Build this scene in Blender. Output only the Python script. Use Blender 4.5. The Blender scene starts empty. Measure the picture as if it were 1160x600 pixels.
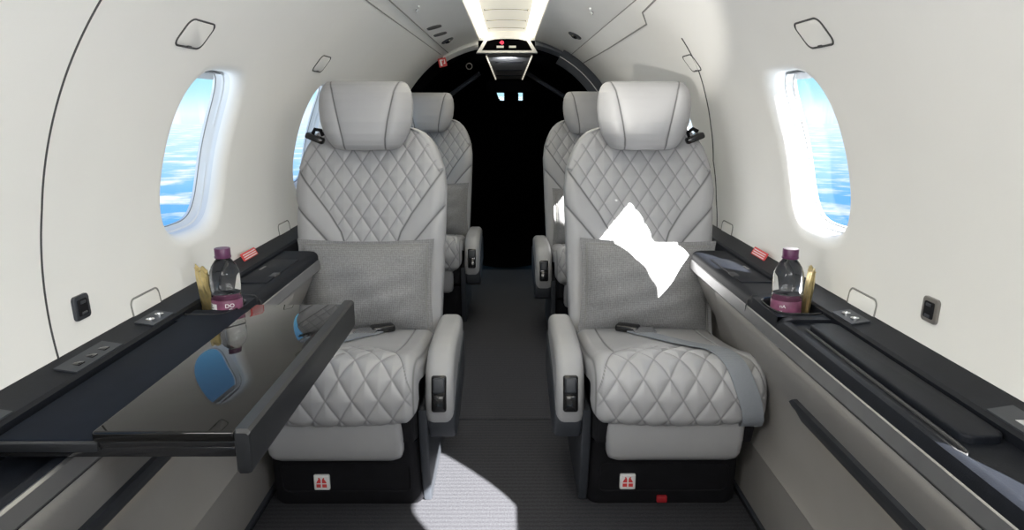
import bpy, bmesh, math, random
import numpy as np
from mathutils import Vector, Matrix
random.seed(4)
PI = math.pi
SC = bpy.context.scene
COL = SC.collection

# ------------------------------------------------------------------ helpers
def link(o):
    COL.objects.link(o)
    return o

def tag(o, label=None, cat=None, group=None, kind=None):
    if label: o['label'] = label
    if cat: o['category'] = cat
    if group: o['group'] = group
    if kind: o['kind'] = kind
    return o

def thing(name, loc=(0, 0, 0), rz=0.0, **k):
    o = bpy.data.objects.new(name, None)
    o.empty_display_size = .05
    link(o)
    o.location = loc
    o.rotation_euler = (0, 0, rz)
    return tag(o, **k)

class MB:
    """collects shapes into one mesh"""
    def __init__(s):
        s.v = []; s.f = []; s.attr = None
    def add(s, verts, faces):
        n = len(s.v)
        s.v += [tuple(float(c) for c in v) for v in verts]
        s.f += [tuple(i + n for i in f) for f in faces]
        return s
    def bm(s, b, mat=None):
        if mat is not None:
            b.transform(mat)
        b.verts.index_update()
        s.add([tuple(v.co) for v in b.verts], [tuple(v.index for v in f.verts) for f in b.faces])
        b.free()
        return s
    def box(s, x0, x1, y0, y1, z0, z1, r=0.0, seg=3, mat=None):
        b = bmesh.new()
        bmesh.ops.create_cube(b, size=1)
        for v in b.verts:
            v.co = Vector((x0 + (v.co.x + .5) * (x1 - x0), y0 + (v.co.y + .5) * (y1 - y0), z0 + (v.co.z + .5) * (z1 - z0)))
        if r > 0:
            bmesh.ops.bevel(b, geom=list(b.edges), offset=r, segments=seg, profile=.5, affect='EDGES')
        return s.bm(b, mat)
    def prism(s, pts, axis, a, b_, r=0.0, seg=3, mat=None):
        """polygon extruded along an axis: axis x -> pts are (y,z); y -> (x,z); z -> (x,y)"""
        b = bmesh.new()
        def P(p, t):
            return {'x': (t, p[0], p[1]), 'y': (p[0], t, p[1]), 'z': (p[0], p[1], t)}[axis]
        A = [b.verts.new(P(p, a)) for p in pts]
        B = [b.verts.new(P(p, b_)) for p in pts]
        fa = b.faces.new(A); fb = b.faces.new(B[::-1])
        n = len(pts)
        for i in range(n):
            j = (i + 1) % n
            b.faces.new((A[j], A[i], B[i], B[j]))
        bmesh.ops.recalc_face_normals(b, faces=list(b.faces))
        if r > 0:
            ed = [e for e in b.edges if (fa in e.link_faces) or (fb in e.link_faces)]
            bmesh.ops.bevel(b, geom=ed, offset=r, segments=seg, profile=.5, affect='EDGES')
        return s.bm(b, mat)
    def loft(s, rings, caps=True, closed=True):
        n = len(rings[0]); V = []; F = []
        for r in rings: V += list(r)
        m = n if closed else n - 1
        for i in range(len(rings) - 1):
            for j in range(m):
                k = (j + 1) % n
                F.append((i * n + j, i * n + k, (i + 1) * n + k, (i + 1) * n + j))
        if caps and closed:
            F.append(tuple(range(n))[::-1])
            F.append(tuple((len(rings) - 1) * n + j for j in range(n)))
        return s.add(V, F)
    def grid(s, P):
        P = np.asarray(P); a, b = P.shape[:2]
        F = [(i * b + j, i * b + j + 1, (i + 1) * b + j + 1, (i + 1) * b + j) for i in range(a - 1) for j in range(b - 1)]
        return s.add(P.reshape(-1, 3).tolist(), F)
    def tube(s, path, r, n=8, closed=False, caps=True):
        P = [Vector(p) for p in path]; m = len(P); rings = []
        up0 = None
        for i in range(m):
            a = P[i - 1] if (i > 0 or closed) else P[i]
            c = P[(i + 1) % m] if (i < m - 1 or closed) else P[i]
            t = (c - a)
            t = t.normalized() if t.length > 1e-9 else Vector((0, 0, 1))
            if up0 is None:
                up0 = Vector((0, 0, 1)) if abs(t.z) < .9 else Vector((1, 0, 0))
            u = up0 - t * up0.dot(t)
            if u.length < 1e-5:
                u = Vector((1, 0, 0)) - t * t.x
            u.normalize(); up0 = u
            w = t.cross(u)
            rr = r[i] if isinstance(r, (list, tuple)) else r
            rings.append([tuple(P[i] + (u * math.cos(2 * PI * k / n) + w * math.sin(2 * PI * k / n)) * rr) for k in range(n)])
        if closed:
            rings.append(rings[0])
            return s.loft(rings, caps=False)
        return s.loft(rings, caps=caps)
    def lathe(s, prof, c, n=40, caps=True):
        rings = [[(c[0] + r * math.cos(2 * PI * k / n), c[1] + r * math.sin(2 * PI * k / n), c[2] + z) for k in range(n)] for r, z in prof]
        return s.loft(rings, caps=caps)
    def ribbon(s, path, side, w, t):
        """flat strap: path points, unit side vectors, width, normal thickness vectors"""
        rings = []
        for i, (p, sd) in enumerate(zip(path, side)):
            p = Vector(p); sd = Vector(sd)
            a = Vector(path[max(i - 1, 0)]); c = Vector(path[min(i + 1, len(path) - 1)])
            tn = (c - a).normalized(); nn = tn.cross(sd).normalized()
            rings.append([tuple(p + sd * w / 2 + nn * t / 2), tuple(p - sd * w / 2 + nn * t / 2), tuple(p - sd * w / 2 - nn * t / 2), tuple(p + sd * w / 2 - nn * t / 2)])
        return s.loft(rings)
    def build(s, name, mat, parent=None, smooth=35, bevel=0, attr=None, loc=None, fixn=True):
        me = bpy.data.meshes.new(name)
        me.from_pydata(s.v, [], s.f)
        me.update()
        if fixn:
            b = bmesh.new(); b.from_mesh(me)
            bmesh.ops.recalc_face_normals(b, faces=list(b.faces))
            b.to_mesh(me); b.free()
        if smooth:
            me.shade_smooth()
            if smooth < 180:
                me.set_sharp_from_angle(angle=math.radians(smooth))
        if attr is not None:
            a = me.attributes.new('seam', 'FLOAT', 'POINT')
            a.data.foreach_set('value', np.asarray(attr, dtype=np.float32).ravel())
        if mat: me.materials.append(mat)
        o = bpy.data.objects.new(name, me)
        link(o)
        if parent: o.parent = parent
        if loc: o.location = loc
        if bevel:
            m = o.modifiers.new('bevel', 'BEVEL'); m.width = bevel; m.segments = 3; m.limit_method = 'ANGLE'
        return o

def kids(o):
    return [c for c in bpy.data.objects if c.parent == o]

def copy_tree(o, parent=None):
    c = o.copy(); COL.objects.link(c)
    if parent: c.parent = parent
    for ch in kids(o):
        copy_tree(ch, c)
    return c

def catmull(P, n):
    P = np.asarray(P, float)
    Q = np.vstack([2 * P[0] - P[1], P, 2 * P[-1] - P[-2]])
    out = []
    for i in range(1, len(Q) - 2):
        p0, p1, p2, p3 = Q[i - 1:i + 3]
        for t in np.linspace(0, 1, 24, endpoint=False):
            out.append(.5 * (2 * p1 + (p2 - p0) * t + (2 * p0 - 5 * p1 + 4 * p2 - p3) * t * t + (3 * p1 - p0 - 3 * p2 + p3) * t ** 3))
    out.append(Q[-2]); out = np.array(out)
    d = np.r_[0, np.cumsum(np.linalg.norm(np.diff(out, axis=0), axis=1))]
    s = np.linspace(0, d[-1], n)
    return np.stack([np.interp(s, d, out[:, k]) for k in range(out.shape[1])], 1), s

def rrect(w, h, r, n=6):
    """rounded rectangle outline centred on 0"""
    pts = []
    for cx, cy, a0 in ((w / 2 - r, h / 2 - r, 0), (-w / 2 + r, h / 2 - r, 90), (-w / 2 + r, -h / 2 + r, 180), (w / 2 - r, -h / 2 + r, 270)):
        for k in range(n + 1):
            a = math.radians(a0 + 90 * k / n)
            pts.append((cx + r * math.cos(a), cy + r * math.sin(a)))
    return pts

# ------------------------------------------------------------------ materials
def new_mat(name):
    m = bpy.data.materials.new(name); m.use_nodes = True
    nt = m.node_tree; b = nt.nodes['Principled BSDF']
    return m, nt, b

def mat(name, col, rough=.5, metal=0.0, var=.06, scale=30, bump=0.0, bscale=400, emit=None, estr=0, coat=0, spec=.5, sheen=0):
    m, nt, b = new_mat(name)
    b.inputs['Roughness'].default_value = rough
    b.inputs['Metallic'].default_value = metal
    b.inputs['Coat Weight'].default_value = coat
    b.inputs['Specular IOR Level'].default_value = spec
    if sheen: b.inputs['Sheen Weight'].default_value = sheen
    tc = nt.nodes.new('ShaderNodeTexCoord')
    n = nt.nodes.new('ShaderNodeTexNoise'); n.inputs['Scale'].default_value = scale; n.inputs['Detail'].default_value = 4
    nt.links.new(tc.outputs['Object'], n.inputs['Vector'])
    r = nt.nodes.new('ShaderNodeValToRGB')
    r.color_ramp.elements[0].position = .3; r.color_ramp.elements[1].position = .7
    r.color_ramp.elements[0].color = (*[c * (1 - var) for c in col], 1)
    r.color_ramp.elements[1].color = (*[min(1, c * (1 + var)) for c in col], 1)
    nt.links.new(n.outputs['Fac'], r.inputs['Fac'])
    nt.links.new(r.outputs['Color'], b.inputs['Base Color'])
    if bump:
        n2 = nt.nodes.new('ShaderNodeTexNoise'); n2.inputs['Scale'].default_value = bscale; n2.inputs['Detail'].default_value = 3
        nt.links.new(tc.outputs['Object'], n2.inputs['Vector'])
        bp = nt.nodes.new('ShaderNodeBump'); bp.inputs['Strength'].default_value = bump; bp.inputs['Distance'].default_value = .002
        nt.links.new(n2.outputs['Fac'], bp.inputs['Height'])
        nt.links.new(bp.outputs['Normal'], b.inputs['Normal'])
    if emit:
        b.inputs['Emission Color'].default_value = (*emit, 1)
        b.inputs['Emission Strength'].default_value = estr
    return m

def leather(name, col, rough=.42):
    m = mat(name, col, rough, var=.04, scale=8, bump=.12, bscale=600)
    nt = m.node_tree; b = nt.nodes['Principled BSDF']
    src = b.inputs['Base Color'].links[0].from_socket
    at = nt.nodes.new('ShaderNodeAttribute'); at.attribute_name = 'seam'
    mx = nt.nodes.new('ShaderNodeMix'); mx.data_type = 'RGBA'
    nt.links.new(at.outputs['Fac'], mx.inputs['Factor'])
    nt.links.new(src, mx.inputs['A'])
    mx.inputs['B'].default_value = (*[c * .16 for c in col], 1)
    nt.links.new(mx.outputs['Result'], b.inputs['Base Color'])
    return m

def weave(name, col, scale, depth=.4, var=.35, rough=.9, slub=.32):
    """woven linen: two crossed wave textures"""
    m, nt, b = new_mat(name)
    b.inputs['Roughness'].default_value = rough; b.inputs['Specular IOR Level'].default_value = .15
    tc = nt.nodes.new('ShaderNodeTexCoord')
    w = []
    for d in ('X', 'Z'):
        t = nt.nodes.new('ShaderNodeTexWave'); t.bands_direction = d
        t.inputs['Scale'].default_value = scale; t.inputs['Distortion'].default_value = 2.5; t.inputs['Detail'].default_value = 3; t.inputs['Detail Scale'].default_value = 2
        nt.links.new(tc.outputs['Object'], t.inputs['Vector']); w.append(t)
    mul = nt.nodes.new('ShaderNodeMath'); mul.operation = 'ADD'
    nt.links.new(w[0].outputs['Fac'], mul.inputs[0]); nt.links.new(w[1].outputs['Fac'], mul.inputs[1])
    hf = nt.nodes.new('ShaderNodeMath'); hf.operation = 'MULTIPLY'; hf.inputs[1].default_value = .5
    nt.links.new(mul.outputs[0], hf.inputs[0])
    r = nt.nodes.new('ShaderNodeValToRGB')
    r.color_ramp.elements[0].color = (*[c * (1 - var) for c in col], 1); r.color_ramp.elements[1].color = (*[c * (1 + var) for c in col], 1)
    nt.links.new(hf.outputs[0], r.inputs['Fac']); nt.links.new(r.outputs['Color'], b.inputs['Base Color'])
    sl_ = nt.nodes.new('ShaderNodeTexNoise'); sl_.inputs['Scale'].default_value = 190; sl_.inputs['Detail'].default_value = 5
    nt.links.new(tc.outputs['Object'], sl_.inputs['Vector'])
    mm = nt.nodes.new('ShaderNodeMix'); mm.data_type = 'RGBA'; mm.blend_type = 'OVERLAY'; mm.inputs['Factor'].default_value = slub
    nt.links.new(r.outputs['Color'], mm.inputs['A']); nt.links.new(sl_.outputs['Fac'], mm.inputs['B']); nt.links.new(mm.outputs['Result'], b.inputs['Base Color'])
    bp = nt.nodes.new('ShaderNodeBump'); bp.inputs['Strength'].default_value = depth; bp.inputs['Distance'].default_value = .001
    nt.links.new(hf.outputs[0], bp.inputs['Height']); nt.links.new(bp.outputs['Normal'], b.inputs['Normal'])
    return m

def carpet_mat():
    m, nt, b = new_mat('ribbed carpet')
    b.inputs['Roughness'].default_value = .95; b.inputs['Specular IOR Level'].default_value = .1
    tc = nt.nodes.new('ShaderNodeTexCoord')
    w = nt.nodes.new('ShaderNodeTexWave'); w.bands_direction = 'Y'; w.inputs['Scale'].default_value = 17
    w.inputs['Distortion'].default_value = .6; w.inputs['Detail'].default_value = 2; w.inputs['Detail Scale'].default_value = 4
    n = nt.nodes.new('ShaderNodeTexNoise'); n.inputs['Scale'].default_value = 260; n.inputs['Detail'].default_value = 3
    nt.links.new(tc.outputs['Object'], w.inputs['Vector']); nt.links.new(tc.outputs['Object'], n.inputs['Vector'])
    a = nt.nodes.new('ShaderNodeMath'); a.operation = 'MULTIPLY_ADD'; a.inputs[1].default_value = .16
    nt.links.new(w.outputs['Fac'], a.inputs[0])
    h = nt.nodes.new('ShaderNodeMath'); h.operation = 'MULTIPLY'; h.inputs[1].default_value = .86
    nt.links.new(n.outputs['Fac'], h.inputs[0]); nt.links.new(h.outputs[0], a.inputs[2])
    r = nt.nodes.new('ShaderNodeValToRGB')
    r.color_ramp.elements[0].position = .2; r.color_ramp.elements[0].color = (.032, .033, .039, 1)
    r.color_ramp.elements[1].position = .85; r.color_ramp.elements[1].color = (.088, .089, .099, 1)
    nt.links.new(a.outputs[0], r.inputs['Fac']); nt.links.new(r.outputs['Color'], b.inputs['Base Color'])
    bp = nt.nodes.new('ShaderNodeBump'); bp.inputs['Strength'].default_value = .45; bp.inputs['Distance'].default_value = .002
    nt.links.new(a.outputs[0], bp.inputs['Height']); nt.links.new(bp.outputs['Normal'], b.inputs['Normal'])
    return m

def glass_mat(name, tint=(1, 1, 1), gloss=.06):
    m, nt, b = new_mat(name)
    nt.nodes.remove(b)
    out = nt.nodes['Material Output']
    tr = nt.nodes.new('ShaderNodeBsdfTransparent'); tr.inputs['Color'].default_value = (*tint, 1)
    gl = nt.nodes.new('ShaderNodeBsdfGlossy'); gl.inputs['Roughness'].default_value = .02
    mx = nt.nodes.new('ShaderNodeMixShader'); mx.inputs['Fac'].default_value = gloss
    nt.links.new(tr.outputs[0], mx.inputs[1]); nt.links.new(gl.outputs[0], mx.inputs[2]); nt.links.new(mx.outputs[0], out.inputs['Surface'])
    return m

M = {}
M['wall'] = mat('ivory wall leather', (.80, .795, .775), .75, var=.015, scale=3, bump=.06, bscale=350, spec=.2)
M['ceiling'] = mat('pearl ceiling', (.80, .80, .79), .4, var=.02, scale=3)
M['reveal'] = mat('white window surround', (.66, .68, .70), .4, var=.01)
M['gap'] = mat('dark panel gap', (.05, .05, .052), .8)
M['gapmid'] = mat('grey panel gap', (.22, .22, .21), .7)
M['white'] = mat('white plastic', (.8, .8, .78), .4, var=.02)
M['leather'] = leather('light grey leather', (.355, .357, .370))
M['leather_plain'] = mat('light grey plain leather', (.335, .337, .347), .42, var=.04, scale=8, bump=.12, bscale=600)
M['linen'] = weave('grey linen', (.235, .235, .240), 70, depth=.5, var=.22)
M['belt'] = weave('blue grey webbing', (.25, .27, .30), 160, var=.10, rough=.6, slub=.05)
M['black'] = mat('black leather', (.007, .0085, .0125), .55, var=.15, scale=40, bump=.1, bscale=500, spec=.2)
M['black_gloss'] = mat('gloss black plastic', (.012, .012, .013), .12, var=.1)
M['black_matte'] = mat('matt black', (.0065, .0065, .0085), .75, var=.2, spec=.25)
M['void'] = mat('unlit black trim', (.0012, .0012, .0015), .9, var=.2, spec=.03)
M['slate'] = mat('slate plastic', (.032, .036, .044), .5, var=.08)
M['panel'] = mat('grey side leather', (.27, .258, .244), .5, var=.03, scale=10, bump=.08, bscale=450)
M['metal'] = mat('brushed metal', (.34, .34, .345), .42, .9, var=.05, scale=20)
M['chrome'] = mat('steel buckle', (.75, .76, .78), .22, 1.0, var=.03)
M['table_gloss'] = mat('piano black table', (.007, .0068, .0066), .03, var=.05, spec=.29)
M['table_matte'] = mat('navy table leather', (.006, .009, .016), .7, var=.1, bump=.05, spec=.12)
M['table_edge'] = mat('charcoal table edge', (.013, .014, .016), .45, var=.06)
M['carpet'] = carpet_mat()
M['glass'] = glass_mat('window pane', (.98, .99, 1), .03)
M['red'] = mat('red placard', (.62, .05, .05), .5, var=.05)
M['redtag'] = mat('dark red tag', (.30, .012, .018), .5, var=.05)
M['placard'] = mat('white placard', (.78, .78, .78), .5, var=.02)
M['cap'] = mat('purple cap', (.085, .018, .068), .4, var=.05)
M['label'] = mat('pink purple label', (.185, .060, .115), .4, var=.25, scale=60)
M['gold'] = mat('gold foil', (.70, .56, .26), .28, .75, var=.2, scale=70, bump=.6, bscale=60)
M['cove'] = mat('warm light strip', (.9, .87, .75), .5, emit=(1, .94, .79), estr=5.5)
M['cove_panel'] = mat('lit ceiling centre', (.82, .79, .70), .4, var=.03, scale=4, emit=(1, .95, .80), estr=.40)
M['led'] = mat('warm slot light', (.9, .8, .6), .5, emit=(1, .84, .58), estr=5.0)
M['redled'] = mat('red sign light', (.8, .05, .1), .5, emit=(1, .06, .12), estr=.9)
M['edge_led'] = mat('console edge light', (.8, .75, .6), .5, emit=(1, .92, .75), estr=.55)
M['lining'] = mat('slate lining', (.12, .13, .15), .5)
M['console'] = mat('console grey', (.16, .15, .14), .35, var=.1)
M['signtext'] = mat('sign letters', (.5, .5, .45), .5, emit=(.8, .78, .65), estr=.18)
def water_mat():
    m, nt, b = new_mat('clear water bottle')
    b.inputs['Transmission Weight'].default_value = 1; b.inputs['IOR'].default_value = 1.33; b.inputs['Roughness'].default_value = .01
    b.inputs['Base Color'].default_value = (.97, .98, 1, 1)
    return m
M['bottle'] = water_mat()

# ------------------------------------------------------------------ cabin shell
R, ZC = .717, .75
Y0, Y1 = -1.7, 4.37
def W(side, phi, y, d=0.0):
    a = math.radians(phi); r = R - d
    return (side * r * math.cos(a), y, ZC + r * math.sin(a))

WIN_PHI, WIN_HA, WIN_HY = 16.3, 14.6, .155        # centre angle, half angle, half length
PH0, PH1 = -17.0, 57.8

def win_outline(hy, hp, n=160, p=3.4):
    """superellipse outline, points evenly spaced (hp in degrees)"""
    a = np.linspace(0, 2 * PI, 4001)
    c, q = np.cos(a), np.sin(a)
    x = np.sign(c) * np.abs(c) ** (2 / p); y = np.sign(q) * np.abs(q) ** (2 / p)
    d = np.r_[0, np.cumsum(np.hypot(np.diff(x), np.diff(y)))]
    t = np.linspace(0, d[-1], n, endpoint=False)
    return [(hy * float(u), hp * float(v)) for u, v in zip(np.interp(t, d, x), np.interp(t, d, y))]

def wall_side(side, wins, name):
    mb = MB()
    cells = []
    y = Y0
    for (wy, hy) in wins:
        a, b = wy - hy - .09, wy + hy + .09
        cells.append(('p', y, a)); cells.append(('w', wy, hy)); y = b
    cells.append(('p', y, Y1))
    NP = 64
    phs = np.linspace(PH0, PH1, NP + 1)
    for c in cells:
        if c[0] == 'p':
            ys = np.linspace(c[1], c[2], max(3, int((c[2] - c[1]) / .06)))
            mb.grid([[W(side, p, yy) for p in phs] for yy in ys])
        else:
            wy, hy = c[1], c[2]
            cy0, cy1 = hy + .09, (PH1 - PH0) / 2
            pc = (PH0 + PH1) / 2
            n = 240
            out = win_outline(hy, WIN_HA, n)
            # outer rectangle boundary, same direction angles
            rect = []
            for (py, pp) in out:
                dy, dp = py / hy, pp / WIN_HA
                k = max(abs(dy), abs(dp))
                rect.append((dy / k, dp / k))
            rings = []
            for t in np.linspace(0, 1, 14):
                ring = []
                for (py, pp), (ry, rp) in zip(out, rect):
                    yy0 = ry * cy0; ph0 = pc + rp * cy1
                    yy = yy0 + (py * 1.24 - yy0) * t
                    ph = ph0 + (WIN_PHI + pp * 1.18 - ph0) * t
                    ring.append(W(side, ph, wy + yy))
                rings.append(ring)
            # soft flare into the opening
            for a in np.linspace(0, PI / 2, 10)[1:]:
                k1 = 1 + .24 * (1 - math.sin(a)); k2 = 1 + .18 * (1 - math.sin(a)); d = -.028 * (1 - math.cos(a))
                rings.append([W(side, WIN_PHI + pp * k2, wy + py * k1, d) for (py, pp) in out])
            mb.loft(rings, caps=False)
    o = mb.build(name, M['wall'], smooth=60, fixn=False)
    # normals must look inwards
    tag(o, kind='structure')
    return o

def window(side, wy, hy, num, shade=True):
    w = thing('window_%d' % num, W(side, WIN_PHI, wy), kind='structure')
    def P(sc, d, grow=1.0):
        c = w.location
        return [tuple(Vector(W(side, WIN_PHI + pp * sc, wy + py * sc, d)) - c) for (py, pp) in win_outline(hy, WIN_HA, 120)]
    mb = MB()
    st = [P(1.0, -.026), P(.992, -.033), P(.988, -.038), P(.968, -.040), P(.964, -.046), P(.95, -.048), P(.946, -.053), P(.932, -.055), P(.93, -.062)]
    mb.loft(st, caps=False)
    mb.build('window_frame', M['reveal'], w, smooth=50, fixn=False)
    # thin dark gasket line
    g = MB(); g.tube(P(.934, -.0555), .0013, 6, closed=True); g.build('gasket', M['gapmid'], w)
    p = MB(); ring = P(.94, -.060)
    c = Vector(W(side, WIN_PHI, wy, -.062)) - w.location
    p.add(ring + [tuple(c)], [(i, (i + 1) % 120, 120) for i in range(120)])
    p.build('window_pane', M['glass'], w, smooth=180)
    # raised shade at the head of the opening
    if shade:
        s = MB()
        pts = []
        for dd in (-.036, -.058):
            row = []
            for t in np.linspace(-.80, .80, 15):
                row.append(tuple(Vector(W(side, WIN_PHI + WIN_HA * (.93 if abs(t) < .7 else .90), wy + hy * t, dd)) - w.location))
            pts.append(row)
        row3 = []
        for t in np.linspace(-.80, .80, 15):
            row3.append(tuple(Vector(W(side, WIN_PHI + WIN_HA * .80, wy + hy * t, -.060)) - w.location))
        pts.append(row3)
        s.grid(pts)
        s.build('window_shade', M['reveal'], w, smooth=60, fixn=False)
    # light portal helps the sky find the opening
    L = bpy.data.lights.new('portal', 'AREA'); L.shape = 'RECTANGLE'; L.size = hy * 2.1; L.size_y = .42
    L.cycles.is_portal = True
    lo = bpy.data.objects.new('window_portal', L); link(lo)
    pos = Vector(W(side, WIN_PHI, wy, -.12)); lo.location = pos
    d = (Vector((0, wy, ZC)) - pos).normalized()
    lo.rotation_euler = d.to_track_quat('-Z', 'Y').to_euler()
    return w

LW = [(-.45, .15), (.555, .15), (1.582, .145), (2.49, .15), (3.42, .15)]
RW = [(-.95, .155), (.30, .24), (1.567, .15), (2.73, .155)]
wl = wall_side(-1, LW, 'wall_left')
wr = wall_side(1, RW, 'wall_right')
k = 1
for (y, h) in LW: window(-1, y, h, k); k += 1
for (y, h) in RW: window(1, y, h, k); k += 1

# ceiling: outer panels, recessed lit channel in the middle
cb = MB()
PHC = 76.6
for side in (-1, 1):
    phs = np.linspace(PH1, PHC, 14)
    cb.grid([[W(side, p, yy) for p in phs] for yy in np.linspace(Y0, Y1, 40)])
xe, ze = W(1, PHC, 0)[0], W(1, PHC, 0)[2]
for side in (-1, 1):
    cb.grid([[(side * x, yy, z) for x, z in ((xe, ze), (xe - .004, ze + .004), (xe - .012, ze + .03), (xe - .016, ze + .06))] for yy in np.linspace(Y0, Y1, 12)])
cb.grid([[(x, yy, ze + .06) for x in np.linspace(-xe, xe, 5)] for yy in np.linspace(Y0, Y1, 12)])
cb.prism([(-xe - .01, ze - .002), (xe + .01, ze - .002), (xe + .01, ze + .07), (-xe - .01, ze + .07)], 'y', 4.34, 4.36)
tag(cb.build('ceiling', M['ceiling'], smooth=40, fixn=False), kind='structure')

# floor base, back wall
fb = MB(); fb.box(-.80, .80, Y0, 6.6, -.05, 0); tag(fb.build('floor', M['black_matte']), kind='structure')
n = 48
bk = MB()
pts = [(1.02 * R * math.cos(2 * PI * i / n), ZC + 1.02 * R * math.sin(2 * PI * i / n)) for i in range(n)]
bk.prism(pts, 'y', Y0 - .03, Y0)
tag(bk.build('wall_back', M['wall']), kind='structure')

# centre light panel thing
cp = thing('ceiling_light', (0, 1.6, ze), label='long lit cream light channel running down the middle of the ceiling', cat='ceiling light')
def rel(o, pts): return [tuple(Vector(p) - o.location) for p in pts]
def grid_rel(o, P, name, m, smooth=60):
    b = MB(); P = np.asarray(P) - np.array(o.location)[None, None, :]
    b.grid(P); return b.build(name, m, o, smooth=smooth, fixn=False)
ys = np.linspace(Y0 + .02, 4.30, 30)
grid_rel(cp, [[(x, y, ze + .046 - .006 * (x / .115) ** 2) for x in np.linspace(-.115, .115, 15)] for y in ys], 'centre_panel', M['cove_panel'])
for s in (-1, 1):
    grid_rel(cp, [[(s * x, y, z) for x, z in ((.112, ze + .044), (.116, ze + .040), (.130, ze + .028), (.143, ze + .016), (.150, ze + .008))] for y in ys], 'light_strip', M['cove'])
# cross seams and thin slots of the centre panel
for y in (2.55, 2.95, 3.35, 3.75, 4.1):
    b = MB(); b.tube(rel(cp, [(x, y, ze + .0455 - .006 * (x / .115) ** 2) for x in np.linspace(-.10, .10, 9)]), .0015, 6)
    b.build('panel_seam', M['gapmid'], cp)
    for x in (-.1, .1):
        b = MB(); b.tube(rel(cp, [(x, y - .03, ze + .041), (x, y + .03, ze + .041)]), .0018, 6); b.build('panel_slot', M['gapmid'], cp)

# ceiling and wall panel joints
tn = 1
def joint(side, pts, r=.0022, m='gap', d=.0):
    global tn
    P = []
    for (a, b) in zip(pts[:-1], pts[1:]):
        for t in np.linspace(0, 1, 14, endpoint=False):
            P.append(W(side, a[1] + (b[1] - a[1]) * t, a[0] + (b[0] - a[0]) * t, d))
    P.append(W(side, pts[-1][1], pts[-1][0], d))
    mb = MB(); mb.tube(P, r, 6)
    o = mb.build('trim_%d' % tn, M[m]); tn += 1
    return tag(o, kind='structure')
joint(-1, [(1.045, -9), (1.045, 12), (1.03, 30), (1.02, 45), (1.02, 57)], .0021, 'gap')
joint(1, [(2.27, -9), (2.33, 0), (2.355, 10), (2.30, 20), (2.236, 27.7), (2.155, 36), (2.10, 44)], .0026, 'gap')
joint(1, [(Y0, 57.8), (4.36, 57.8)], .0018, 'gapmid')
joint(-1, [(Y0, 60), (4.36, 60.4)], .0022, 'gapmid')
joint(-1, [(Y0, 55.2), (4.2, 57.4)], .0020, 'gapmid')
joint(1, [(Y0, 55), (1.99, 55), (2.21, 54.3), (2.30, 51.2), (3.2, 50.8), (4.36, 51)], .0028, 'gapmid')

# front partition arch and header
arch = thing('wall_front', (0, Y1, 0), kind='structure')
def arc_pts(r, a0, a1, n=40):
    return [(r * math.cos(math.radians(a)), ZC + r * math.sin(math.radians(a))) for a in np.linspace(a0, a1, n)]
ab = MB()
outer = arc_pts(R + .01, -40, 220, 90); inner = arc_pts(R - .055, -40, 220, 90)
rings = []
for (ox, oz), (ix, iz) in zip(outer, inner):
    rings.append([(ox, 0, oz), (ix, .03, iz), (ix, .09, iz), (ox, .09, oz)])
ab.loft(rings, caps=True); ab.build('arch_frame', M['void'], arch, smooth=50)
# light lips of the header either side of the sign box
for s, xs in ((-1, (.385, .17)), (1, (.40, .17))):
    hb = MB()
    P = []
    for x in np.linspace(xs[0], xs[1], 12):
        zt = ZC + math.sqrt(max(R * R - x * x, 0)) + .004
        f = (x - .17) / .22
        P.append([(s * x, -.005, zt), (s * x, -.05, zt - .012), (s * x, -.055, zt - .020 - .012 * (1 - f)), (s * x, -.01, zt - .036 - .016 * (1 - f)), (s * x, .06, zt - .05)])
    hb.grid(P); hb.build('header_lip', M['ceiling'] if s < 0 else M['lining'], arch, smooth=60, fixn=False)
# pale band lining the right side of the opening
rb = MB(); P = []
for a in np.linspace(20, 62, 24):
    P.append([(r * math.cos(math.radians(a)), dy, ZC + r * math.sin(math.radians(a))) for r, dy in ((R - .002, -.16), (R - .035, -.05), (R - .070, .0), (R - .075, .04))])
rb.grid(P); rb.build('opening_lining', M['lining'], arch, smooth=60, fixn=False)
mb = MB(); mb.tube([((R - .036) * math.cos(math.radians(a)), -.05, ZC + (R - .036) * math.sin(math.radians(a))) for a in np.linspace(24, 62, 24)], .003, 6)
mb.build('lining_edge', M['ceiling'], arch)

# dark flight deck beyond the partition
ck = MB()
n = 60
rings = [[(rr * math.cos(2 * PI * i / n), y, ZC + rr * math.sin(2 * PI * i / n)) for i in range(n)] for y, rr in ((Y1 + .05, R + .01), (5.6, R + .01), (6.4, R - .02))]
ck.loft(rings, caps=False)
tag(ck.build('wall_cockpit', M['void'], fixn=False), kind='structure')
# front bulkhead with two windscreen openings
wf = MB()
YF = 6.2
wz0, wz1 = 1.113, 1.232
def plate(x0, x1, z0, z1): wf.box(x0, x1, YF, YF + .02, z0, z1)
plate(-.75, .75, 0, wz0); plate(-.75, .75, wz1, 1.6); plate(-.75, -.100, wz0, wz1); plate(-.028, .060, wz0, wz1); plate(.135, .75, wz0, wz1)
# rounded glareshield hump cutting into the right pane
wf.prism([(.03, wz0), (.098, wz0), (.098, wz0 + .05), (.088, wz0 + .085), (.066, wz1), (.03, wz1)], 'y', YF - .01, YF + .02)
wf.prism([(-.11, wz0), (-.06, wz0), (-.075, wz0 + .02), (-.087, wz0 + .05), (-.093, wz0 + .075), (-.11, wz0 + .075)], 'y', YF - .01, YF + .02)
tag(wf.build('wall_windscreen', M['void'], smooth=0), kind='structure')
for i, (x0, x1) in enumerate(((-.101, -.027), (.054, .136))):
    g = MB(); g.box(x0, x1, YF + .005, YF + .01, wz0 - .002, wz1 + .002)
    tag(g.build('window_%d' % (21 + i), M['glass']), kind='structure')

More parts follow.
